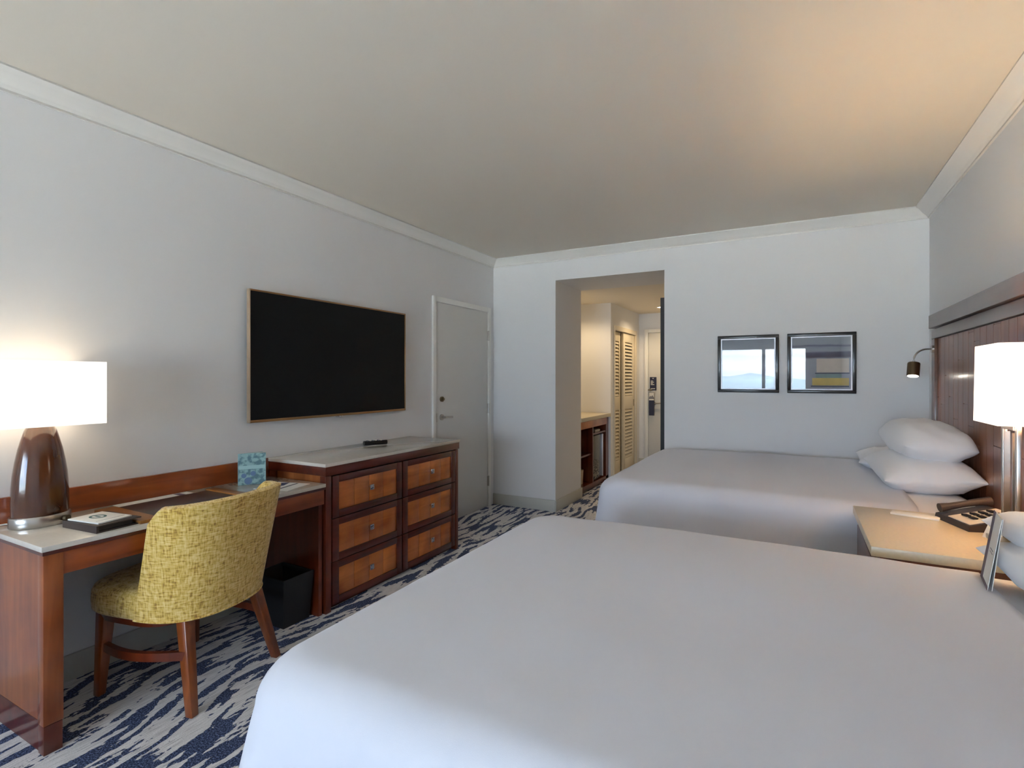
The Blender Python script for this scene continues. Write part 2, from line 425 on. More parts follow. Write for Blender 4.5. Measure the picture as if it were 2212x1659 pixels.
# closet: sliding louvred doors
def louvre_door(name, y0, y1, x, label):
    t = struct(bpy.data.objects.new(name, None)); C.objects.link(t)
    s = .085
    boxes('door_frame', M['cream'], [(x-.032, x, y0, y0+s, .02, 1.985), (x-.032, x, y1-s, y1, .02, 1.985), (x-.032, x, y0+s, y1-s, .02, .20),
        (x-.032, x, y0+s, y1-s, .90, 1.09), (x-.032, x, y0+s, y1-s, 1.86, 1.985)], t, bev=.002)
    bm = bmesh.new()
    for za, zb in ((.20, .90), (1.09, 1.86)):
        n = int((zb-za)/.047)
        for i in range(n):
            z = za+(i+.5)*(zb-za)/n
            prism(bm, [(x-.006, z-.019), (x-.001, z-.016), (x-.024, z+.019), (x-.029, z+.016)], y0+s, y1-s, 'y')
    finish(bm, 'louvre_slats', M['cream'], t)
    return t
louvre_door('door_3', 6.82, 7.30, OX0-.055, '')
c4 = louvre_door('door_4', 7.27, 7.83, OX0-.012, '')
boxes('finger_pull', M['brass'], [(OX0-.013, OX0-.008, 7.785, 7.80, .93, 1.03)], c4)
struct(boxes('trim_4', M['cream'], [(OX0-.02, OX0+.016, 6.765, 6.815, 0, 2.05), (OX0-.02, OX0+.016, 7.838, 7.885, 0, 2.05), (OX0-.02, OX0+.016, 6.815, 7.838, 1.99, 2.05)], bev=.003))

# black edged panel on the right reveal of the passage
t = thing('wall_mirror', 'tall dark framed panel mounted on the right side of the hallway passage', 'mirror', (OX1, 4.9, .25))
boxes('frame', M['blackm'], [(-.036, 0, -.025, .035, 0, 1.83), (-.036, 0, .575, .635, 0, 1.83), (-.036, 0, .035, .575, 0, .06), (-.036, 0, .035, .575, 1.77, 1.83)], t)
boxes('mirror_glass', M['chrome'], [(-.02, -.012, .035, .575, .06, 1.77)], t)

# recessed hall lights
for x, yy, lab in ((-2.40, 6.08, 'small round recessed ceiling light above the minibar niche'), (-1.66, 7.40, 'small round recessed ceiling light nearest the entry door')):
    t = thing('ceiling_downlight', lab, 'ceiling light', (x, yy, OZ), 0, 'recessed hallway lights')
    bm = bmesh.new(); lathe(bm, [(.055, -.004), (.055, 0), (.04, 0), (.04, -.004)], n=28, cap=False);
    finish(bm, 'trim_ring', M['trim'], t, 40)
    bm = bmesh.new(); lathe(bm, [(.039, -.003), (.039, -.001)], n=28); finish(bm, 'lens', M['bulb'], t, 40)

# ------------------------------------------------------------------ minibar
t = thing('minibar_cabinet', 'dark cherry minibar cabinet with a pale counter in the hallway niche', 'cabinet', (0, 0, 0))
X0, X1, Y0, Y1 = -2.80, -2.165, YH+.012, YN-.008
boxes('countertop', M['stone2'], [(X0, OX0+.004, Y0, Y1, .845, .89)], t, bev=.003)
boxes('cabinet_body', M['wd_dkz'], [(X0, X1, Y0, Y0+.03, .05, .845), (X0, X1, Y1-.10, Y1, .0, .845), (X0, X0+.02, Y0, Y1, .05, .845),
    (X0, X1, Y0, Y1, .05, .085), (X0, X1, 6.05, 6.075, .085, .76)], t)
boxes('shelf', M['wd_dk'], [(X0+.02, X1-.02, Y0+.03, 6.05, .42, .44)], t)
boxes('shelf', M['wd_dk'], [(X0+.02, X1-.005, 6.075, Y1-.10, .655, .675)], t)
dr = boxes('drawer_front', M['wd_lt'], [(X1-.02, X1+.012, Y0+.03, Y1-.10, .755, .84)], t, bev=.003)
boxes('plinth', M['wd_dk'], [(X0, X1-.03, Y0, Y1-.1, 0, .05)], t)
t = thing('mini_fridge', 'small mirror-fronted fridge in the minibar cabinet', 'fridge', (0, 0, 0))
boxes('fridge_body', M['black'], [(-2.72, X1-.055, 6.10, 6.53, .087, .645)], t, bev=.004)
boxes('fridge_door', M['fridge'], [(X1-.055, X1-.02, 6.10, 6.455, .10, .635)], t, bev=.003)
boxes('door_edge', M['silver'], [(X1-.055, X1-.012, 6.46, 6.485, .10, .635)], t, bev=.003)
t = thing('coffee_maker', 'small black coffee maker on the shelf of the minibar cabinet', 'coffee maker', (-2.40, 5.95, .44))
boxes('body', M['black'], [(-.09, -.02, -.07, .07, 0, .25), (-.02, .10, -.07, .07, .18, .25), (-.02, .10, -.07, .07, 0, .02)], t, bev=.006)
bm = bmesh.new(); lathe(bm, [(.035, .022), (.05, .05), (.05, .10), (.04, .15), (.042, .165)], (.045, 0), 24); finish(bm, 'carafe', M['chrome'], t, 40)
boxes('control_panel', M['silver'], [(.10, .103, -.04, .04, .195, .235)], t)
t = thing('notepad', 'white notepad lying above the mini fridge in the niche', 'notepad', (-2.30, 6.36, .675))
boxes('pages', M['paper'], [(-.09, .09, -.09, .09, 0, .022)], t)
t = thing('waste_bin', 'small pale bin at the bottom left of the minibar cabinet', 'bin', (-2.30, 5.90, .085))
bm = bmesh.new(); lathe(bm, [(.06, 0), (.07, .17), (.066, .17), (.055, .01)], n=28, cap=True); finish(bm, 'bin_body', M['stone2'], t, 40)

# ------------------------------------------------------------------ television
t = thing('television', 'large black flat screen television on the left wall above the dresser', 'television', (XL+.003, 2.66, 1.4775))
H2, Wd = .3925, .695
boxes('screen', M['tvglass'], [(.045, .056, -Wd+.012, Wd-.010, -H2+.016, H2-.010)], t)
bm = bmesh.new()
box(bm, .04, .060, -Wd, Wd, H2-.010, H2, bev=.002); box(bm, .04, .060, -Wd, Wd, -H2, -H2+.016, bev=.002); box(bm, .02, .060, Wd-.010, Wd, -H2, H2, bev=.002)
finish(bm, 'bezel', M['tvframe'], t, 40)
boxes('side_bezel', M['tvside'], [(.038, .061, -Wd-.004, -Wd+.008, -H2, H2)], t, bev=.004)
boxes('rear_housing', M['black'], [(.0, .040, -.45, .45, -.3, .3)], t)
boxes('back_panel', M['black'], [(.036, .046, -Wd+.01, Wd-.01, -H2+.01, H2-.008)], t)
boxes('logo_badge', M['chrome'], [(.03, .062, -.02, .02, -H2-.010, -H2+.002)], t, bev=.003)

# ------------------------------------------------------------------ dresser
DX, DY0, DY1, DZ = -2.355, 2.12, 3.475, .86
t = thing('dresser', 'six drawer cherry dresser with a pale stone top under the television', 'dresser', (0, 0, 0))
boxes('countertop', M['stone'], [(XL+.001, DX+.008, DY0, DY1, DZ-.02, DZ)], t, bev=.002)
boxes('top_rail', M['wd_dk'], [(XL+.001, DX+.004, DY0+.004, DY1-.004, DZ-.072, DZ-.02)], t, bev=.002)
boxes('side_panel', M['wd_side'], [(XL+.02, DX-.05, DY0+.02, DY0+.04, .05, DZ-.072)], t)
boxes('side_panel', M['wd_side'], [(XL+.02, DX-.05, DY1-.04, DY1-.02, .05, DZ-.072)], t)
boxes('corner_post', M['wd_dkz'], [(DX-.05, DX-.003, DY0+.012, DY0+.052, 0, DZ-.075)], t, bev=.002)
boxes('corner_post', M['wd_dkz'], [(DX-.05, DX-.003, DY1-.045, DY1-.010, 0, DZ-.075)], t, bev=.002)
boxes('carcass', M['groove'], [(XL+.03, DX-.03, DY0+.04, DY1-.04, .03, DZ-.072)], t)
boxes('plinth', M['wd_dk'], [(XL+.03, DX-.05, DY0+.05, DY1-.05, 0, .03)], t)
boxes('back_post', M['wd_dkz'], [(XL+.001, XL+.08, DY0+.010, DY0+.05, 0, DZ-.075)], t)
cy = [(DY0+.064, (DY0+DY1)/2-.007), ((DY0+DY1)/2+.007, DY1-.052)]
for (a, b) in cy:
    for r in range(3):
        z0 = .034+r*.2505; z1 = z0+.2445
        dw = boxes('drawer', M['wd_dk'], [(DX-.028, DX-.004, a, a+.048, z0, z1), (DX-.028, DX-.004, b-.048, b, z0, z1),
            (DX-.028, DX-.004, a+.048, b-.048, z0, z0+.040), (DX-.028, DX-.004, a+.048, b-.048, z1-.040, z1), (DX-.028, DX-.018, a+.02, b-.02, z0+.02, z1-.02)], t, bev=.0015)
        n = 4; pw = (b-a-.096)/n
        boxes('inset_panel', M['wd_lt'], [(DX-.019, DX-.011, a+.048+i*pw+.0012, a+.048+(i+1)*pw-.0012, z0+.040, z1-.040) for i in range(n)], dw, bev=.001)
        m_ = (a+b)/2; zc = (z0+z1)/2+.008
        bm = bmesh.new(); box(bm, DX-.012, DX+.006, m_-.007, m_+.007, zc-.007, zc+.007); box(bm, DX+.004, DX+.016, m_-.017, m_+.017, zc-.017, zc+.017, bev=.003)
        finish(bm, 'knob', M['chrome'], dw, 40)

# remote
t = thing('remote_control', 'black television remote lying on the dresser top', 'remote', (-2.70, 2.90, DZ), math.radians(62)); t.scale = (1, 1, 1.5)
bm = bmesh.new()
prof = [(-.085, .021), (-.06, .024), (-.02, .021), (.02, .018), (.06, .022), (.085, .020)]
vs = []
for x, w_ in prof:
    vs.append([bm.verts.new((x, w_*math.cos(a), .011+.011*math.sin(a)+.0008)) for a in [2*PI*i/14 for i in range(14)]])
for A, B in zip(vs, vs[1:]):
    for i in range(14): bm.faces.new((A[i], A[(i+1) % 14], B[(i+1) % 14], B[i]))
bm.faces.new(vs[0]); bm.faces.new(vs[-1]); finish(bm, 'body', M['black'], t, 50)
for i in range(6):
    bm = bmesh.new(); box(bm, -.065+i*.02, -.053+i*.02, -.012, .012, .0215, .0245, bev=.001); finish(bm, 'button', M['greyplastic'] if i % 2 else M['inkgrey'], t)

# ------------------------------------------------------------------ desk
KX, KY0, KY1, KZ = -2.345, .845, 2.125, .75
t = thing('writing_desk', 'cherry wood writing desk with a cream stone top beside the dresser', 'desk', (0, 0, 0))
boxes('desktop', M['stone'], [(XL+.022, KX, KY0, KY1-.003, KZ-.02, KZ)], t, bev=.002)
boxes('sub_top', M['wd_dk'], [(XL+.022, KX-.004, KY0+.004, KY1-.003, KZ-.034, KZ-.02)], t)
boxes('backsplash', M['wd_y'], [(XL+.001, XL+.021, KY0, KY1-.003, KZ-.035, DZ)], t, bev=.001)
boxes('end_panel', M['wd_z'], [(XL+.022, KX-.055, KY0+.012, KY0+.05, .115, KZ-.034)], t)
boxes('end_panel', M['wd_dkz'], [(XL+.022, KX-.03, KY1-.03, KY1-.005, 0, KZ-.034)], t)  # added panel; its dark wood stands in for the shade under the desk
boxes('front_post', M['wd_z'], [(KX-.055, KX-.010, KY0+.008, KY0+.068, .105, KZ-.034)], t, bev=.002)
boxes('foot_block', M['wd_dkz'], [(KX-.056, KX-.012, KY0+.010, KY0+.066, 0, .103)], t, bev=.002)
boxes('kick_plate', M['wd_dk'], [(XL+.022, KX-.056, KY0+.016, KY0+.045, 0, .108)], t)
boxes('apron', M['wd_y'], [(KX-.035, KX-.014, KY0+.068, KY1-.004, KZ-.118, KZ-.034)], t, bev=.001)

# desk lamp
t = thing('table_lamp', 'lit table lamp with a glossy brown bullet body at the left end of the desk', 'lamp', (-2.73, .98, KZ))
bm = bmesh.new(); lathe(bm, [(.098, .001), (.100, .004), (.100, .040), (.097, .044)], n=48, sx=.80); finish(bm, 'base_band', M['nickel'], t, 40)
bm = bmesh.new()
pr = [(.093, .044), (.094, .10), (.092, .16), (.088, .21), (.081, .26), (.072, .31), (.062, .35), (.052, .385), (.042, .41), (.030, .425), (.012, .43)]
lathe(bm, pr, n=48, sx=.80); M['lampbody'] = wood('glossy_brown_lacquer', srgb(58, 28, 12), srgb(100, 56, 28), 'z', .6, .12, .8)
finish(bm, 'lamp_body', M['lampbody'], t, 60)
bm = bmesh.new(); tube(bm, [(.074, .055, .022), (.086, .060, .022)], .013, 16); finish(bm, 'switch', M['brass'], t, 40)
bm = bmesh.new(); tube(bm, [(0, 0, .42), (0, 0, .50)], .012); tube(bm, [(0, 0, .50), (0, 0, .60)], .028, 14); finish(bm, 'bulb', M['shade'], t, 40)
def box_shade(parent, hx, hy, z0, z1, taper=.0, th=.003, mt='shade'):
    bm = bmesh.new()
    def ring(hx, hy, z): return [bm.verts.new((sx*hx, sy*hy, z)) for sx, sy in ((-1, -1), (1, -1), (1, 1), (-1, 1))]
    a = ring(hx, hy, z0); b = ring(hx-taper, hy-taper, z1); c = ring(hx-taper-th, hy-taper-th, z1); d_ = ring(hx-th, hy-th, z0)
    for A, B in ((a, b), (b, c), (c, d_), (d_, a)):
        for i in range(4): bm.faces.new((A[i], A[(i+1) % 4], B[(i+1) % 4], B[i]))
    return finish(bm, 'lamp_shade', M[mt], parent)
box_shade(t, .115, .185, .405, .668, mt='shade2')
# lamp cord along the backsplash
tag(finish((lambda b: (tube(b, [(-2.80, .93, .755), (-2.825, .90, .7555), (-2.825, .86, .7555), (-2.82, .849, .755)], .003, 8), b)[1])(bmesh.new()), 'lamp_cord', M['paper'], None, 40),
    'thin white cord on the desktop behind the table lamp', 'cord')

# leather folder
t = thing('guest_folder', 'closed dark brown leather folder on the desk beside the lamp', 'folder', (-2.475, 1.09, KZ), math.radians(5))
boxes('cover', M['leather'], [(-.12, .105, -.078, .09, 0, .005), (-.12, .105, -.078, .085, .024, .029), (-.12, .105, -.082, -.072, 0, .029)], t, bev=.002)
boxes('pages', M['blackm'], [(-.11, .095, -.072, .055, .006, .023)], t)
t = thing('notepad', 'white notepad with a green emblem on top of the leather folder', 'notepad', (-2.48, 1.085, KZ+.0295), math.radians(9))
boxes('pages', M['paper'], [(-.095, .085, -.065, .065, 0, .006)], t, bev=.001)
bm = bmesh.new(); lathe(bm, [(.034, .0062), (.034, .0068), (.024, .0068), (.024, .0062)], (-.02, 0), 28, 1, .8, cap=False); box(bm, -.035, -.005, -.004, .004, .0062, .0068); finish(bm, 'emblem', M['teal'], t, 40)
boxes('printed_rule', M['inkgrey'], [(.055, .057, -.055, .055, .0061, .0065)], t)

# blotter
t = thing('desk_blotter', 'dark desk blotter with tan wooden ends in front of the chair', 'desk pad', (-2.545, 1.455, KZ), 0)
boxes('pad', M['pad'], [(-.185, .180, -.22, .235, 0, .008)], t, bev=.002)
for s in (-1, 1):
    y0, y1 = (-.285, -.205) if s < 0 else (.215, .270)
    boxes('end_bar', M['tan'], [(-.192, .186, y0, y1, 0, .014)], t, bev=.003)
o = tag(boxes('letter_sheet', M['paper'], [(-.035, .045, -.17, .17, 0, .0015)]), 'thin white sheet lying behind the desk blotter', 'paper'); o.location = (-2.785, 1.45, KZ)
boxes('ink_stripe', M['purple'], [(-.03, .04, .10, .13, .0015, .002)], o)

# standing booklet
t = thing('booklet', 'pale teal folded booklet standing on the desk next to the dresser', 'booklet', (-2.75, 1.925, KZ), math.radians(-10))
def leaf(ang): return Matrix.Rotation(ang, 4, 'Z')
bm = bmesh.new(); box(bm, 0, .003, 0, .14, 0, .175); bmesh.ops.transform(bm, matrix=leaf(math.radians(-22)), verts=bm.verts); bmesh.ops.translate(bm, vec=(.03, -.07, 0), verts=bm.verts)
front = finish(bm, 'front_cover', M['cover'], t)
bm = bmesh.new(); box(bm, .0033, .0043, .004, .136, .088, .108)
for cy_, cz_, rr in ((.028, .052, .013), (.075, .062, .014), (.05, .022, .020)): tube(bm, [(.0033, cy_, cz_), (.0040, cy_, cz_)], rr, 20)
bmesh.ops.transform(bm, matrix=leaf(math.radians(-22)), verts=bm.verts); bmesh.ops.translate(bm, vec=(.03, -.07, 0), verts=bm.verts)
me = finish(bm, 'printed_band', M['cover_pale'], front); me.data.materials.append(M['cover_dot'])
for p in me.data.polygons[6:]: p.material_index = 1
bm = bmesh.new(); box(bm, -.003, 0, 0, .14, 0, .175); bmesh.ops.transform(bm, matrix=leaf(math.radians(2)), verts=bm.verts); bmesh.ops.translate(bm, vec=(.03, -.07, 0), verts=bm.verts)
finish(bm, 'back_cover', M['cover_pale'], t)
bm = bmesh.new(); prism(bm, [(0.004, .006), (.0470, .124), (.002, .132), (-.001, .004)], .002, .172); bmesh.ops.translate(bm, vec=(.028, -.068, 0), verts=bm.verts)
finish(bm, 'pages', M['paper'], t)
# brochure
t = thing('brochure', 'flat brochure with a blue photograph lying at the right end of the desk', 'brochure', (-2.50, 1.95, KZ), math.radians(14))
boxes('sheet', M['paper'], [(-.10, .11, -.10, .10, 0, .002)], t)
bm = bmesh.new(); prism(bm, [(-.10, -.09), (-.10, .07), (-.02, .095), (.0, .02), (-.03, -.03), (.02, -.09)], .002, .0024); finish(bm, 'photo', M['photo_blue'], t)
boxes('ink_lines', M['dkline'], [(.03, .042, -.06, .09, .002, .0024)], t)

# waste basket
t = thing('waste_basket', 'black rectangular waste basket under the desk against the dresser', 'bin', (-2.53, 1.985, 0))
bm = bmesh.new()
def rg(hx, hy, z): return [bm.verts.new((sx*hx, sy*hy, z)) for sx, sy in ((-1, -1), (1, -1), (1, 1), (-1, 1))]
R = [rg(.11, .085, 0.0), rg(.13, .10, .265), rg(.122, .092, .265), rg(.105, .08, .01)]
for A, B in zip(R, R[1:]):
    for i in range(4): bm.faces.new((A[i], A[(i+1) % 4], B[(i+1) % 4], B[i]))
bm.faces.new(R[0]); bm.faces.new(R[-1]); finish(bm, 'bin_body', M['blackm'], t)

# ------------------------------------------------------------------ chair (local +x = towards the back of the chair)
CA = math.radians(12)
t = thing('desk_chair', 'mustard tweed barrel back chair on wooden legs pulled up to the desk', 'chair', (-2.43, 1.415, 0), CA)
def spow(c, e): return math.copysign(abs(c)**e, c)
def shell_pt(th, v, inner):
    A = .275+(.235-.275)*v; B = .268+(.300-.268)*v; cx = .00+.125*v
    tk = .045 if inner else 0
    e = 2/2.5
    x = cx+(A-tk)*spow(math.cos(th), e); y = (B-tk)*spow(math.sin(th), e)
    return x, y
bm = bmesh.new(); NT, NV = 56, 14
def zt(th):       # top edge: wings drop with a rounded shoulder
    k = abs(th)/(PI/2)
    return .845 - .02*k**2 - (.06*((k-.9)/.1)**2 if k > .9 else 0)
def grid_side(inner):
    g = []
    for j in range(NV+1):
        row = []
        for i in range(NT+1):
            th = -PI/2+PI*i/NT; v = j/NV
            z = .36+(zt(th)-.36)*v; vv = (z-.36)/.485
            x, y = shell_pt(th, vv, inner)
            if inner: z = min(z, zt(th)-.004) 
            row.append(bm.verts.new((x, y, z)))
        g.append(row)
    return g
G0, G1 = grid_side(False), grid_side(True)
# rounded top: middle row
mid = []
for i in range(NT+1):
    a, b = G0[-1][i].co, G1[-1][i].co; c = (a+b)/2; c.z += .012; mid.append(bm.verts.new(c))
for G in (G0, G1):
    for j in range(NV):
        for i in range(NT): bm.faces.new((G[j][i], G[j][i+1], G[j+1][i+1], G[j+1][i]))
for i in range(NT):
    bm.faces.new((G0[-1][i], G0[-1][i+1], mid[i+1], mid[i])); bm.faces.new((mid[i], mid[i+1], G1[-1][i+1], G1[-1][i]))
    bm.faces.new((G0[0][i], G0[0][i+1], G1[0][i+1], G1[0][i]))
for i in (0, NT):
    for j in range(NV): bm.faces.new((G0[j][i], G0[j+1][i], G1[j+1][i], G1[j][i]))
    bm.faces.new((G0[-1][i], mid[i], G1[-1][i]))
back = finish(bm, 'backrest', M['tweed'], t, 60)
bm = bmesh.new(); pts = []
for i in range(NT+1):
    th = -PI/2+PI*i/NT; x, y = shell_pt(th, 0, False); pts.append((x*1.003, y*1.003, .362))
tube(bm, pts, .005, 8); finish(bm, 'piping', M['tweed'], back, 60)
# seat
bm = bmesh.new(); rings = []
def seat_ring(s, z):
    r = []
    for i in range(64):
        a = 2*PI*i/64; x = -.085+s*.25*spow(math.cos(a), 2/3.6); y = s*.274*spow(math.sin(a), 2/3.6)
        r.append(bm.verts.new((x, y, z)))
    return r
for s, z in ((.97, .36), (1.0, .37), (1.01, .41), (1.0, .445), (.97, .463), (.9, .474), (.7, .482), (.4, .486), (.02, .487)): rings.append(seat_ring(s, z))
for A, B in zip(rings, rings[1:]):
    for i in range(64): bm.faces.new((A[i], A[(i+1) % 64], B[(i+1) % 64], B[i]))
bm.faces.new(rings[0]); bm.faces.new(rings[-1]); finish(bm, 'seat', M['tweed'], t, 60)
bm = bmesh.new(); rings = []
for s, z in ((.90, .325), (.93, .36)): rings.append(seat_ring(s, z))
for i in range(64): bm.faces.new((rings[0][i], rings[0][(i+1) % 64], rings[1][(i+1) % 64], rings[1][i]))
bm.faces.new(rings[0]); bm.faces.new(rings[1]); finish(bm, 'seat_rail', M['wd_dkz'], t, 50)
for sy in (-1, 1):
    bm = bmesh.new(); taper_leg(bm, (-.225, sy*.215, .36), (-.235, sy*.235, 0), .052, .032); finish(bm, 'leg', M['wd_leg'], t, 50)
    bm = bmesh.new(); taper_leg(bm, (.175, sy*.185, .36), (.265, sy*.235, 0), .050, .034); finish(bm, 'leg', M['wd_leg'], t, 50)
    bm = bmesh.new(); P = []
    for i in range(17):
        k = i/16; x = -.225+.44*k; y = sy*(.222+.045*math.sin(PI*k)-.008*k)
        P.append((x, y, .205+.02*k))
    rows = []
    for (x, y, z) in P: rows.append([bm.verts.new((x, y+dy, z+dz)) for dy, dz in ((-.011, -.017), (.011, -.017), (.011, .017), (-.011, .017))])
    for A, B in zip(rows, rows[1:]):
        for i in range(4): bm.faces.new((A[i], A[(i+1) % 4], B[(i+1) % 4], B[i]))
    bm.faces.new(rows[0]); bm.faces.new(rows[-1]); finish(bm, 'stretcher', M['wd_dkz'], t, 50)

# ------------------------------------------------------------------ beds
def duvet(x0, x1, y0, y1, zt_, zh, seed, parent, dome=.014, r=.10, rc=.13):
    b = (y1-y0)/2; ym = (y0+y1)/2
    prof = []
    for i in range(22):
        d = (b-.004)*(1-i/21)**1.3
        if d > r: prof.append((d, 0))
    for i in range(9):
        a = PI/2*i/8; prof.append((r-r*math.sin(a), -(r-r*math.cos(a))))
    H = zt_-r-zh
    for i in range(1, 15): prof.append((0, -r-H*i/14))
    bm = bmesh.new(); rows = []
    for d, dz in prof:
        rcc = max(rc-d*.6, .012); row = []
        ya, yb, xa = y0+d, y1-d, x0+d
        rcc = min(rcc, max((yb-ya)/2-.001, .0005))
        path = []
        n1 = 46
        for i in range(n1): path.append((x1+(xa+rcc-x1)*i/n1, ya, (0, -1)))
        for i in range(9):
            a = -PI/2-PI/2*i/8; path.append((xa+rcc+rcc*math.cos(a), ya+rcc+rcc*math.sin(a), (math.cos(a), math.sin(a))))
        n2 = 40
        for i in range(1, n2): path.append((xa, ya+rcc+(yb-ya-2*rcc)*i/n2, (-1, 0)))
        for i in range(9):
            a = PI-PI/2*i/8; path.append((xa+rcc+rcc*math.cos(a), yb-rcc+rcc*math.sin(a), (math.cos(a), math.sin(a))))
        for i in range(1, n1+1): path.append((xa+rcc+(x1-xa-rcc)*i/n1, yb, (0, 1)))
        depth = max(0, -dz-r)
        for k, (x, y, nn) in enumerate(path):
            z = zt_+dz
            if depth == 0:
                z += dome*min(1, d/b*1.6) + .010*noise.noise(Vector((x*1.7, y*1.7, seed)))+.003*noise.noise(Vector((x*6, y*6, seed)))
                off = 0
            else:
                q = depth/H
                cor = max(0, 1-min(abs(x-x0), 1)/.35)*0
                off = .045*q + q**.8*(.030*noise.noise(Vector((x*3.2, y*3.2, seed+5)))+.010*math.sin(k*.55+2*noise.noise(Vector((x, y, seed)))))
                if 44 < k < 58 or 44+9+38 < k < 106: off += .035*q
            row.append(bm.verts.new((x+nn[0]*off, y+nn[1]*off, z)))
        rows.append(row)
    for A, B in zip(rows, rows[1:]):
        for i in range(len(A)-1): bm.faces.new((A[i], A[i+1], B[i+1], B[i]))
    # close centre seam
    A = rows[0]; n = len(A)
    for i in range(n//2):
        q = [A[i], A[n-1-i], A[n-2-i], A[i+1]]
        if q[2] is q[3]: q.pop()
        bm.faces.new(q)
    o = finish(bm, 'duvet', M['linen'], parent, 70)
    s = o.modifiers.new('thickness', 'SOLIDIFY'); s.thickness = .014; s.offset = -1
    return o

def make_bed(label, x0, y0, y1, zt_, seed):
    t = thing('bed', label, 'bed', (0, 0, 0), 0, 'hotel beds side by side')
    boxes('bed_base', M['dark'], [(x0+.07, .79, y0+.07, y1-.07, 0, .20)], t)
    boxes('box_spring', M['linen2'], [(x0+.05, .79, y0+.05, y1-.05, .20, .42)], t, bev=.03)
    boxes('mattress', M['linen2'], [(x0+.04, .79, y0+.035, y1-.035, .42, zt_-.014)], t, bev=.05)
    duvet(x0, .50, y0, y1, zt_, .20, seed, t)
    return t
make_bed('large white bed in the foreground, nearest the camera', -1.07, .70, 2.22, .745, 2.3)
make_bed('white bed beside the back wall beneath the two framed pictures', -1.07, 3.0, 4.72, .745, 7.9)

def pillow(label, loc, rot, L, W, T, seed, rnd=0):
    """L along local x, W along local y"""
    t = thing('pillow', label, 'pillow', loc, 0, 'pillows on the far bed' if loc[1] > 3 else 'pillows on the near bed')
    t.rotation_euler = rot
    n = 36; bm = bmesh.new()
    def P(u, v, s):
        x = L/2*u*(1-.07*(1-v*v)*abs(u)**3); y = W/2*v*(1-.07*(1-u*u)*abs(v)**3)
        h = T/2*((max(0, 1-abs(u)**2.6))**.55)*((max(0, 1-abs(v)**2.6))**.55)
        if rnd: x *= 1-rnd*abs(v)**4; y *= 1-rnd*abs(u)**4
        ed = min(1, (1-max(abs(u), abs(v)))*5)
        wr = .010*noise.noise(Vector((u*3+seed, v*3, seed)))+.006*noise.noise(Vector((u*9, v*4+seed, seed)))*(1.2-ed)+.004*noise.noise(Vector((u*7, v*12, seed+3)))
        return Vector((x, y, s*h+wr*ed+(.012*noise.noise(Vector((u*2, v*2, seed+9)))) + T*.42*(1 if False else 0)))
    g = {}
    for s in (1, -1):
        for i in range(n+1):
            for j in range(n+1):
                u = math.sin(PI/2*(-1+2*i/n)); v = math.sin(PI/2*(-1+2*j/n))
                if s == -1 and (i in (0, n) or j in (0, n)): g[s, i, j] = g[1, i, j]
                else: g[s, i, j] = bm.verts.new(P(u, v, s))
    for s in (1, -1):
        for i in range(n):
            for j in range(n):
                try: bm.faces.new((g[s, i, j], g[s, i+1, j], g[s, i+1, j+1], g[s, i, j+1]))
                except ValueError: pass
    finish(bm, 'pillowcase', M['linen2'], t, 80)
    return t
Rd = math.radians
pillow('plump white pillow lying nearest the nightstand on the far bed, at the front', (.610, 3.75, .825), (Rd(2), Rd(-3), Rd(2)), .43, .72, .23, 1.2)
pillow('white pillow at the bottom, against the back wall on the far bed', (.59, 4.37, .80), (0, Rd(-2), Rd(-3)), .44, .60, .15, 4.4)
pillow('white pillow resting on top of the two others on the far bed', (.640, 3.78, .990), (Rd(3), Rd(3), Rd(6)), .36, .66, .23, 8.1, rnd=.13)
pillow('lower white pillow of the pair on the near bed', (.668, 1.84, .82), (0, Rd(-2), Rd(3)), .31, .66, .15, 5.5)
pillow('upper white pillow of the pair on the near bed, its end overhanging the nightstand', (.690, 1.90, .905), (Rd(0), Rd(-4), Rd(6)), .27, .66, .13, 9.3)

# tent card on near bed
t = thing('tent_card', 'tall white folded card with a plum edge propped against the near bed pillows', 'card', (0, 0, 0))
A0, B0, lean = Vector((.490, 2.07, .752)), Vector((.472, 1.935, .752)), Vector((.042, .040, .195))
def slab(name, a, b, ln, off, m, parent, th=.0015):
    nrm = (b-a).cross(ln).normalized()
    bm = bmesh.new(); q = []
    for k in (0, 1): q += [bm.verts.new(p+nrm*(off+k*th)) for p in (a, b, b+ln, a+ln)]
    for f in ((0, 1, 2, 3), (7, 6, 5, 4), (0, 4, 5, 1), (1, 5, 6, 2), (2, 6, 7, 3), (3, 7, 4, 0)): bm.faces.new([q[i] for i in f])
    return finish(bm, name, m, parent)
sgn = -1 if (B0-A0).cross(lean).x > 0 else 1
slab('front_leaf', A0, B0, lean, 0, M['paper'], t)
slab('back_leaf', A0+Vector((.010, 0, 0)), B0+Vector((.010, 0, 0)), lean-Vector((.008, 0, 0)), 0, M['paper'], t)
u = (B0-A0)
slab('plum_edge', A0-u*.002, A0+u*.26, lean, sgn*.0018, M['purple'], t, sgn*.0006)
slab('plum_edge', A0, B0, lean*.05, sgn*.0018, M['purple'], t, sgn*.0006)
for k in (.5, .46): slab('text_line', A0+u*.45+lean*k, A0+u*.8+lean*k, lean*.010, sgn*.0018, M['inkgrey'], t, sgn*.0005)

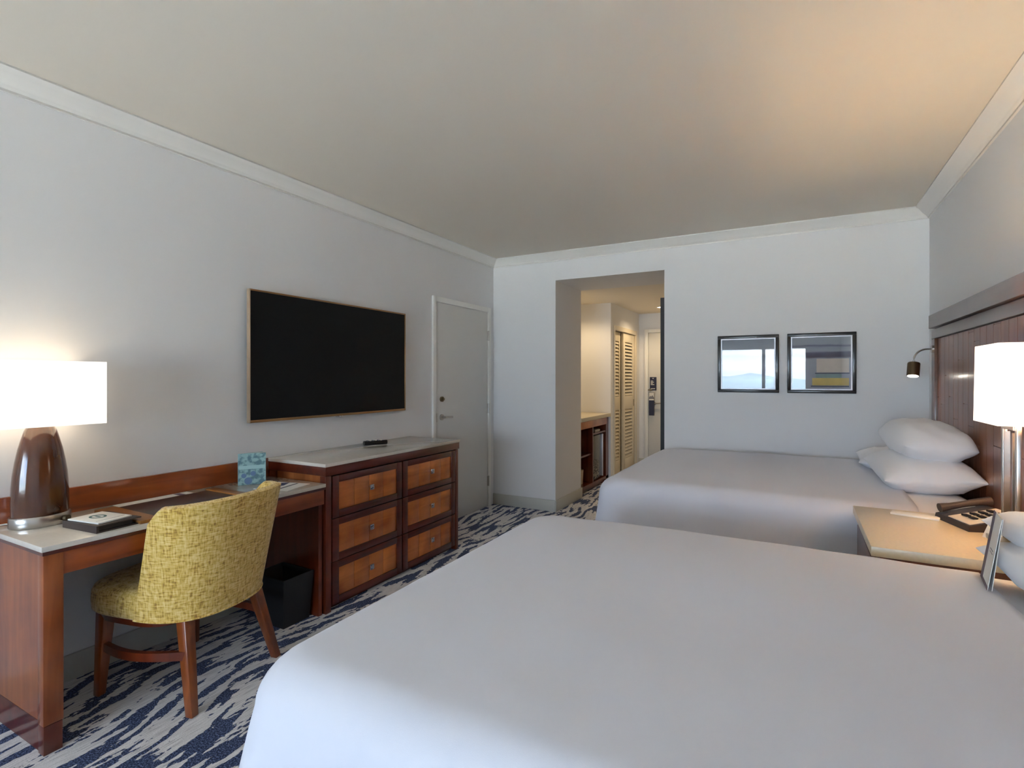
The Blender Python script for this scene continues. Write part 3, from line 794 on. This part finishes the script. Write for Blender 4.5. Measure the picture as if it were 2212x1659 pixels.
# ------------------------------------------------------------------ headboard
t = thing('headboard', 'long brown wooden headboard of plank panels on the right wall behind both beds', 'headboard', (0, 0, 0))
HY0, HY1 = .25, 4.56
pl = [(.840, .858, HY0+.02, HY1-.02, 0, 1.614)]
yy = HY0+.03; k = 0
while yy < HY1-.10:
    y2 = min(yy+.105, HY1-.092); z = .02 - .21*(k % 3)
    while z < 1.61:
        z2 = min(z+.55+.06*math.sin(k*2.3+z), 1.612)
        if z2 > .03: pl.append((.832, .842, yy+.002, y2-.002, max(z, .02)+.0015, z2-.0015))
        z = z2
    yy += .105; k += 1
boxes('plank_panel', M['hb_planks'], pl, t)
boxes('frame_rail', M['hb_frame'], [(.815, .858, HY0, HY1-.005, 1.615, 1.678)], t, bev=.002)
boxes('cap_rail', M['hb_frame'], [(.797, .858, HY0, HY1-.02, 1.685, 1.775)], t, bev=.003)
boxes('frame_stile', M['hb_frame'], [(.817, .858, HY1-.09, HY1-.03, .0, 1.615)], t, bev=.002)
boxes('end_stile', M['hb_frame'], [(.822, .858, HY1-.022, HY1+.03, .0, 1.675)], t, bev=.002)

# reading lamp
t = thing('reading_lamp', 'small bronze gooseneck reading lamp mounted on the headboard by the far bed', 'lamp', (.817, 4.50, 1.545))
bm = bmesh.new(); tube(bm, [(0, 0, 0), (-.012, 0, 0)], .026, 20); finish(bm, 'wall_plate', M['nickel'], t, 40)
bm = bmesh.new()
tube(bm, [(-.01, 0, 0)]+[(-.035-.075*math.sin(a), -.015*math.sin(a), -.075+.075*math.cos(a)) for a in [PI/2*i/10 for i in range(11)]]+[(-.11, -.015, -.10)], .006, 10)
finish(bm, 'gooseneck', M['nickel'], t, 60)
def tilt(bm):
    bmesh.ops.rotate(bm, cent=(-.11, -.015, -.10), matrix=Matrix.Rotation(Rd(-17), 3, 'X') @ Matrix.Rotation(Rd(6), 3, 'Y'), verts=bm.verts)
bm = bmesh.new(); lathe(bm, [(.008, -.09), (.034, -.094), (.036, -.10), (.036, -.188), (.031, -.188), (.031, -.17)], (-.11, -.015), 28, cap=True); tilt(bm); sh = finish(bm, 'lamp_head', M['brass'], t, 40)
bm = bmesh.new(); lathe(bm, [(.031, -.1885), (.031, -.180)], (-.11, -.015), 24); tilt(bm); finish(bm, 'lens', M['bulb'], sh, 40)

# ------------------------------------------------------------------ nightstand
NX0, NX1, NY0, NY1, NZ = .235, .80, 2.275, 2.96, .745
t = thing('nightstand', 'cream topped nightstand standing between the two beds', 'nightstand', (0, 0, 0))
boxes('tabletop', M['stone2'], [(NX0, NX1, NY0, NY1, NZ-.035, NZ)], t, bev=.002)
boxes('cabinet_body', M['wd_dkz'], [(NX0+.03, NX1, NY0+.03, NY1-.03, .08, NZ-.035)], t, bev=.003)
for z0 in (.12, .41):
    dw = boxes('drawer', M['wd_dk'], [(NX0+.012, NX0+.03, NY0+.05, NY1-.05, z0, z0+.26)], t, bev=.003)
    boxes('knob', M['chrome'], [(NX0-.006, NX0+.012, (NY0+NY1)/2-.015, (NY0+NY1)/2+.015, z0+.115, z0+.145)], dw, bev=.003)
boxes('plinth', M['dark'], [(NX0+.06, NX1, NY0+.06, NY1-.06, 0, .08)], t)

# bedside lamp
t = thing('table_lamp', 'lit bedside lamp with an open nickel frame on the nightstand', 'lamp', (.70, 2.51, NZ))
boxes('base_plate', M['nickel'], [(-.07, .05, -.10, .10, 0, .018)], t, bev=.003)
bm = bmesh.new()
for y in (-.070, .070): box(bm, -.031, -.017, y-.010, y+.010, .018, .44, bev=.002)
box(bm, -.035, -.013, -.06, .06, .42, .44); box(bm, -.033, -.015, -.045, -.041, .03, .41); box(bm, -.033, -.015, .041, .045, .03, .41); finish(bm, 'lamp_frame', M['nickel'], t, 40)
bm = bmesh.new(); tube(bm, [(-.015, 0, .44), (-.015, 0, .50)], .01); tube(bm, [(-.015, 0, .50), (-.015, 0, .60)], .028, 14); finish(bm, 'bulb', M['shade'], t, 40)
s = box_shade(t, .092, .138, .440, .725, .004); s.location = (-.005, 0, 0)

# telephone
t = thing('telephone', 'brown and cream desk telephone on the nightstand by the lamp', 'telephone', (.645, 2.80, NZ), Rd(18))
bm = bmesh.new(); prism(bm, [(-.09, 0), (-.085, .022), (.10, .062), (.11, .055), (.11, 0)], -.11, .11, 'y'); finish(bm, 'base', M['leather'], t)
bm = bmesh.new(); prism(bm, [(-.080, .0245), (-.079, .0275), (.095, .0655), (.096, .0625)], -.10, .035, 'y'); fp = finish(bm, 'face_plate', M['greyplastic'], t)
for i in range(4):
    for j in range(2):
        x = -.045+i*.03; z = .0305+(x+.079)*.2184
        boxes('key', M['blackm'], [(x, x+.019, -.06+j*.042, -.03+j*.042, z, z+.006)], fp)
bm = bmesh.new(); pts = [(-.09, .075, .050), (-.05, .075, .058), (.0, .075, .070), (.06, .075, .082), (.10, .075, .086)]
tube(bm, pts, .014, 14, [.019, .015, .013, .015, .019]); finish(bm, 'handset', M['leather'], t, 60)
t = thing('notepad', 'long thin cream notepad lying on the nightstand', 'notepad', (.455, 2.86, NZ), Rd(-16))
boxes('pages', M['paper'], [(-.085, .085, -.028, .028, 0, .008)], t, bev=.001)
t = thing('folded_card', 'small cream folded card standing in front of the telephone', 'card', (.665, 2.60, NZ), Rd(30))
bm = bmesh.new(); prism(bm, [(-.03, 0), (-.028, 0), (0, .055), (.028, 0), (.03, 0), (.001, .059), (-.001, .059)], -.035, .035, 'y'); finish(bm, 'card', M['paper'], t)

# ------------------------------------------------------------------ pictures on the back wall
def picture(x0, x1, label, mat, extra=None):
    t = thing('framed_picture', label, 'picture', ((x0+x1)/2, YB, 1.467), 0, 'framed pictures over the far bed')
    h, w_ = .241, (x1-x0)/2
    bm = bmesh.new(); f = .026
    for a in ((-w_, w_, -.028, 0, h-f, h), (-w_, w_, -.028, 0, -h, -h+f), (-w_, -w_+f, -.028, 0, -h+f, h-f), (w_-f, w_, -.028, 0, -h+f, h-f)): box(bm, *a, bev=.003)
    finish(bm, 'frame', M['frame'], t, 40)
    g = f+.009
    boxes('fillet', M['silver'], [(-w_+f, w_-f, -.022, -.004, h-g, h-f), (-w_+f, w_-f, -.022, -.004, -h+f, -h+g), (-w_+f, -w_+g, -.022, -.004, -h+g, h-g), (w_-g, w_-f, -.022, -.004, -h+g, h-g)], t)
    p = boxes('print', M[mat], [(-w_+g, w_-g, -.006, -.001, -h+g, h-g)], t, smooth=None)
    if extra:
        for nm, mt, b in extra:
            boxes(nm, M[mt], [(b[0], b[1], -.0075, -.006, b[2], b[3])], p)
    boxes('glass', M['artglass'], [(-w_+f, w_-f, -.0195, -.0175, -h+f, h-f)], t, smooth=None)
picture(-.600, -.127, 'left framed print of a pale grey seascape over the far bed', 'art1')
picture(-.067, .407, 'right framed abstract print with sand and ochre blocks over the far bed', 'art2',
        [('sand_block', 'sand', (-.03, .19, -.075, .035)), ('dark_stroke', 'dkline', (-.04, .195, -.085, -.078)), ('sage_block', 'sage', (-.035, .14, -.118, -.087)),
         ('ochre_block', 'ochre', (-.06, .19, -.178, -.119)), ('dark_stroke', 'dkline', (-.07, .19, -.190, -.180))])

# ------------------------------------------------------------------ outside
bm = bmesh.new(); box(bm, -150, 150, -260, -70, -14.2, -14); o = struct(finish(bm, 'ground', plain('ground_haze', srgb(110, 118, 112), .9, var=.3, vscale=.08)))
bm = bmesh.new(); box(bm, -80, 80, -70, -4.6, -3.4, -3.2); o = struct(finish(bm, 'bounce_slab', plain('bounce_slab_pale', srgb(222, 216, 204), .9, var=.04, vscale=.5)))  # added unseen slab, reflects light through the window onto the ceiling
bm = bmesh.new(); prev = None
for i in range(81):
    x = -160+4*i; h = -14+15+5*noise.noise(Vector((x*.02, 0, 1)))+1.5*noise.noise(Vector((x*.1, 3, 1)))
    a = bm.verts.new((x, -190, -14)); b = bm.verts.new((x, -215, h)); c = bm.verts.new((x, -250, -14))
    if prev: bm.faces.new((prev[0], a, b, prev[1])); bm.faces.new((prev[1], b, c, prev[2]))
    prev = (a, b, c)
struct(finish(bm, 'hills', plain('hill_haze', srgb(120, 130, 134), .9, var=.2, vscale=.05), None, 60))

wd = bpy.data.worlds.new('sky'); bpy.context.scene.world = wd; wd.use_nodes = True
nt = wd.node_tree; bg = nt.nodes['Background']; N = nt.nodes.new; L = nt.links.new
tc = N('ShaderNodeTexCoord'); mp = N('ShaderNodeMapping'); mp.inputs['Scale'].default_value = (2, 2, 7)
n = N('ShaderNodeTexNoise'); n.inputs['Scale'].default_value = 1.6; n.inputs['Detail'].default_value = 5
r = N('ShaderNodeValToRGB'); r.color_ramp.elements[0].position = .38; r.color_ramp.elements[0].color = (.42, .64, 1.0, 1)
r.color_ramp.elements[1].position = .6; r.color_ramp.elements[1].color = (.74, .87, 1.0, 1)
L(tc.outputs['Generated'], mp.inputs['Vector']); L(mp.outputs[0], n.inputs['Vector']); L(n.outputs['Fac'], r.inputs['Fac']); L(r.outputs['Color'], bg.inputs['Color'])
bg.inputs['Strength'].default_value = 16.0/8

# ------------------------------------------------------------------ lights
def light(name, kind, loc, power, col, **k):
    l = bpy.data.lights.new(name, kind); l.energy = power/8; l.color = col
    for a, v in k.items(): setattr(l, a, v)
    o = bpy.data.objects.new(name, l); C.objects.link(o); o.location = loc
    return o
WARM = (1, .72, .42)
p = light('window_portal', 'AREA', ((WX0+WX1)/2, YF-.02, (WZ0+WZ1)/2), 1, (1, 1, 1), shape='RECTANGLE', size=WX1-WX0, size_y=WZ1-WZ0)
p.rotation_euler = (Rd(90), 0, 0); p.data.cycles.is_portal = True
bounce_sun = light('bounce_sun', 'SUN', (0, 20, 60), 100, (.82, .91, 1), angle=.01); bounce_sun.rotation_euler = (Rd(-35), 0, 0)  # added to light the slab outside for bounce; aimed away from the room
light('desk_lamp_light', 'POINT', (-2.73, .98, KZ+.56), 15, WARM, shadow_soft_size=.03)
light('bedside_lamp_light', 'POINT', (.685, 2.51, NZ+.60), 32, WARM, shadow_soft_size=.03)
for x, y, pw in ((-2.40, 6.08, 24), (-1.66, 7.40, 27)):
    o = light('downlight', 'SPOT', (x, y, OZ-.02), pw, (1, .76, .46), shadow_soft_size=.04, spot_size=Rd(150), spot_blend=.6)
o = light('reading_light', 'SPOT', (.707, 4.485, 1.355), 1.2, (1, .85, .65), shadow_soft_size=.02, spot_size=Rd(100), spot_blend=.5)

# ------------------------------------------------------------------ camera
cam = bpy.data.cameras.new('camera'); co = bpy.data.objects.new('camera', cam); C.objects.link(co)
bpy.context.scene.camera = co
F = 1137/2212
cam.sensor_fit = 'HORIZONTAL'; cam.sensor_width = 36; cam.lens = 36*F
cam.shift_y = (816-829.5)/2212
co.location = (0, 0, 1.35); co.rotation_euler = (Rd(90), 0, Rd(28.4)); cam.clip_start = .02; cam.clip_end = 600
vs = bpy.context.scene.view_settings
vs.view_transform = 'Standard'; vs.look = 'None'; vs.gamma = 1; vs.exposure = 3.02; vs.use_curve_mapping = False
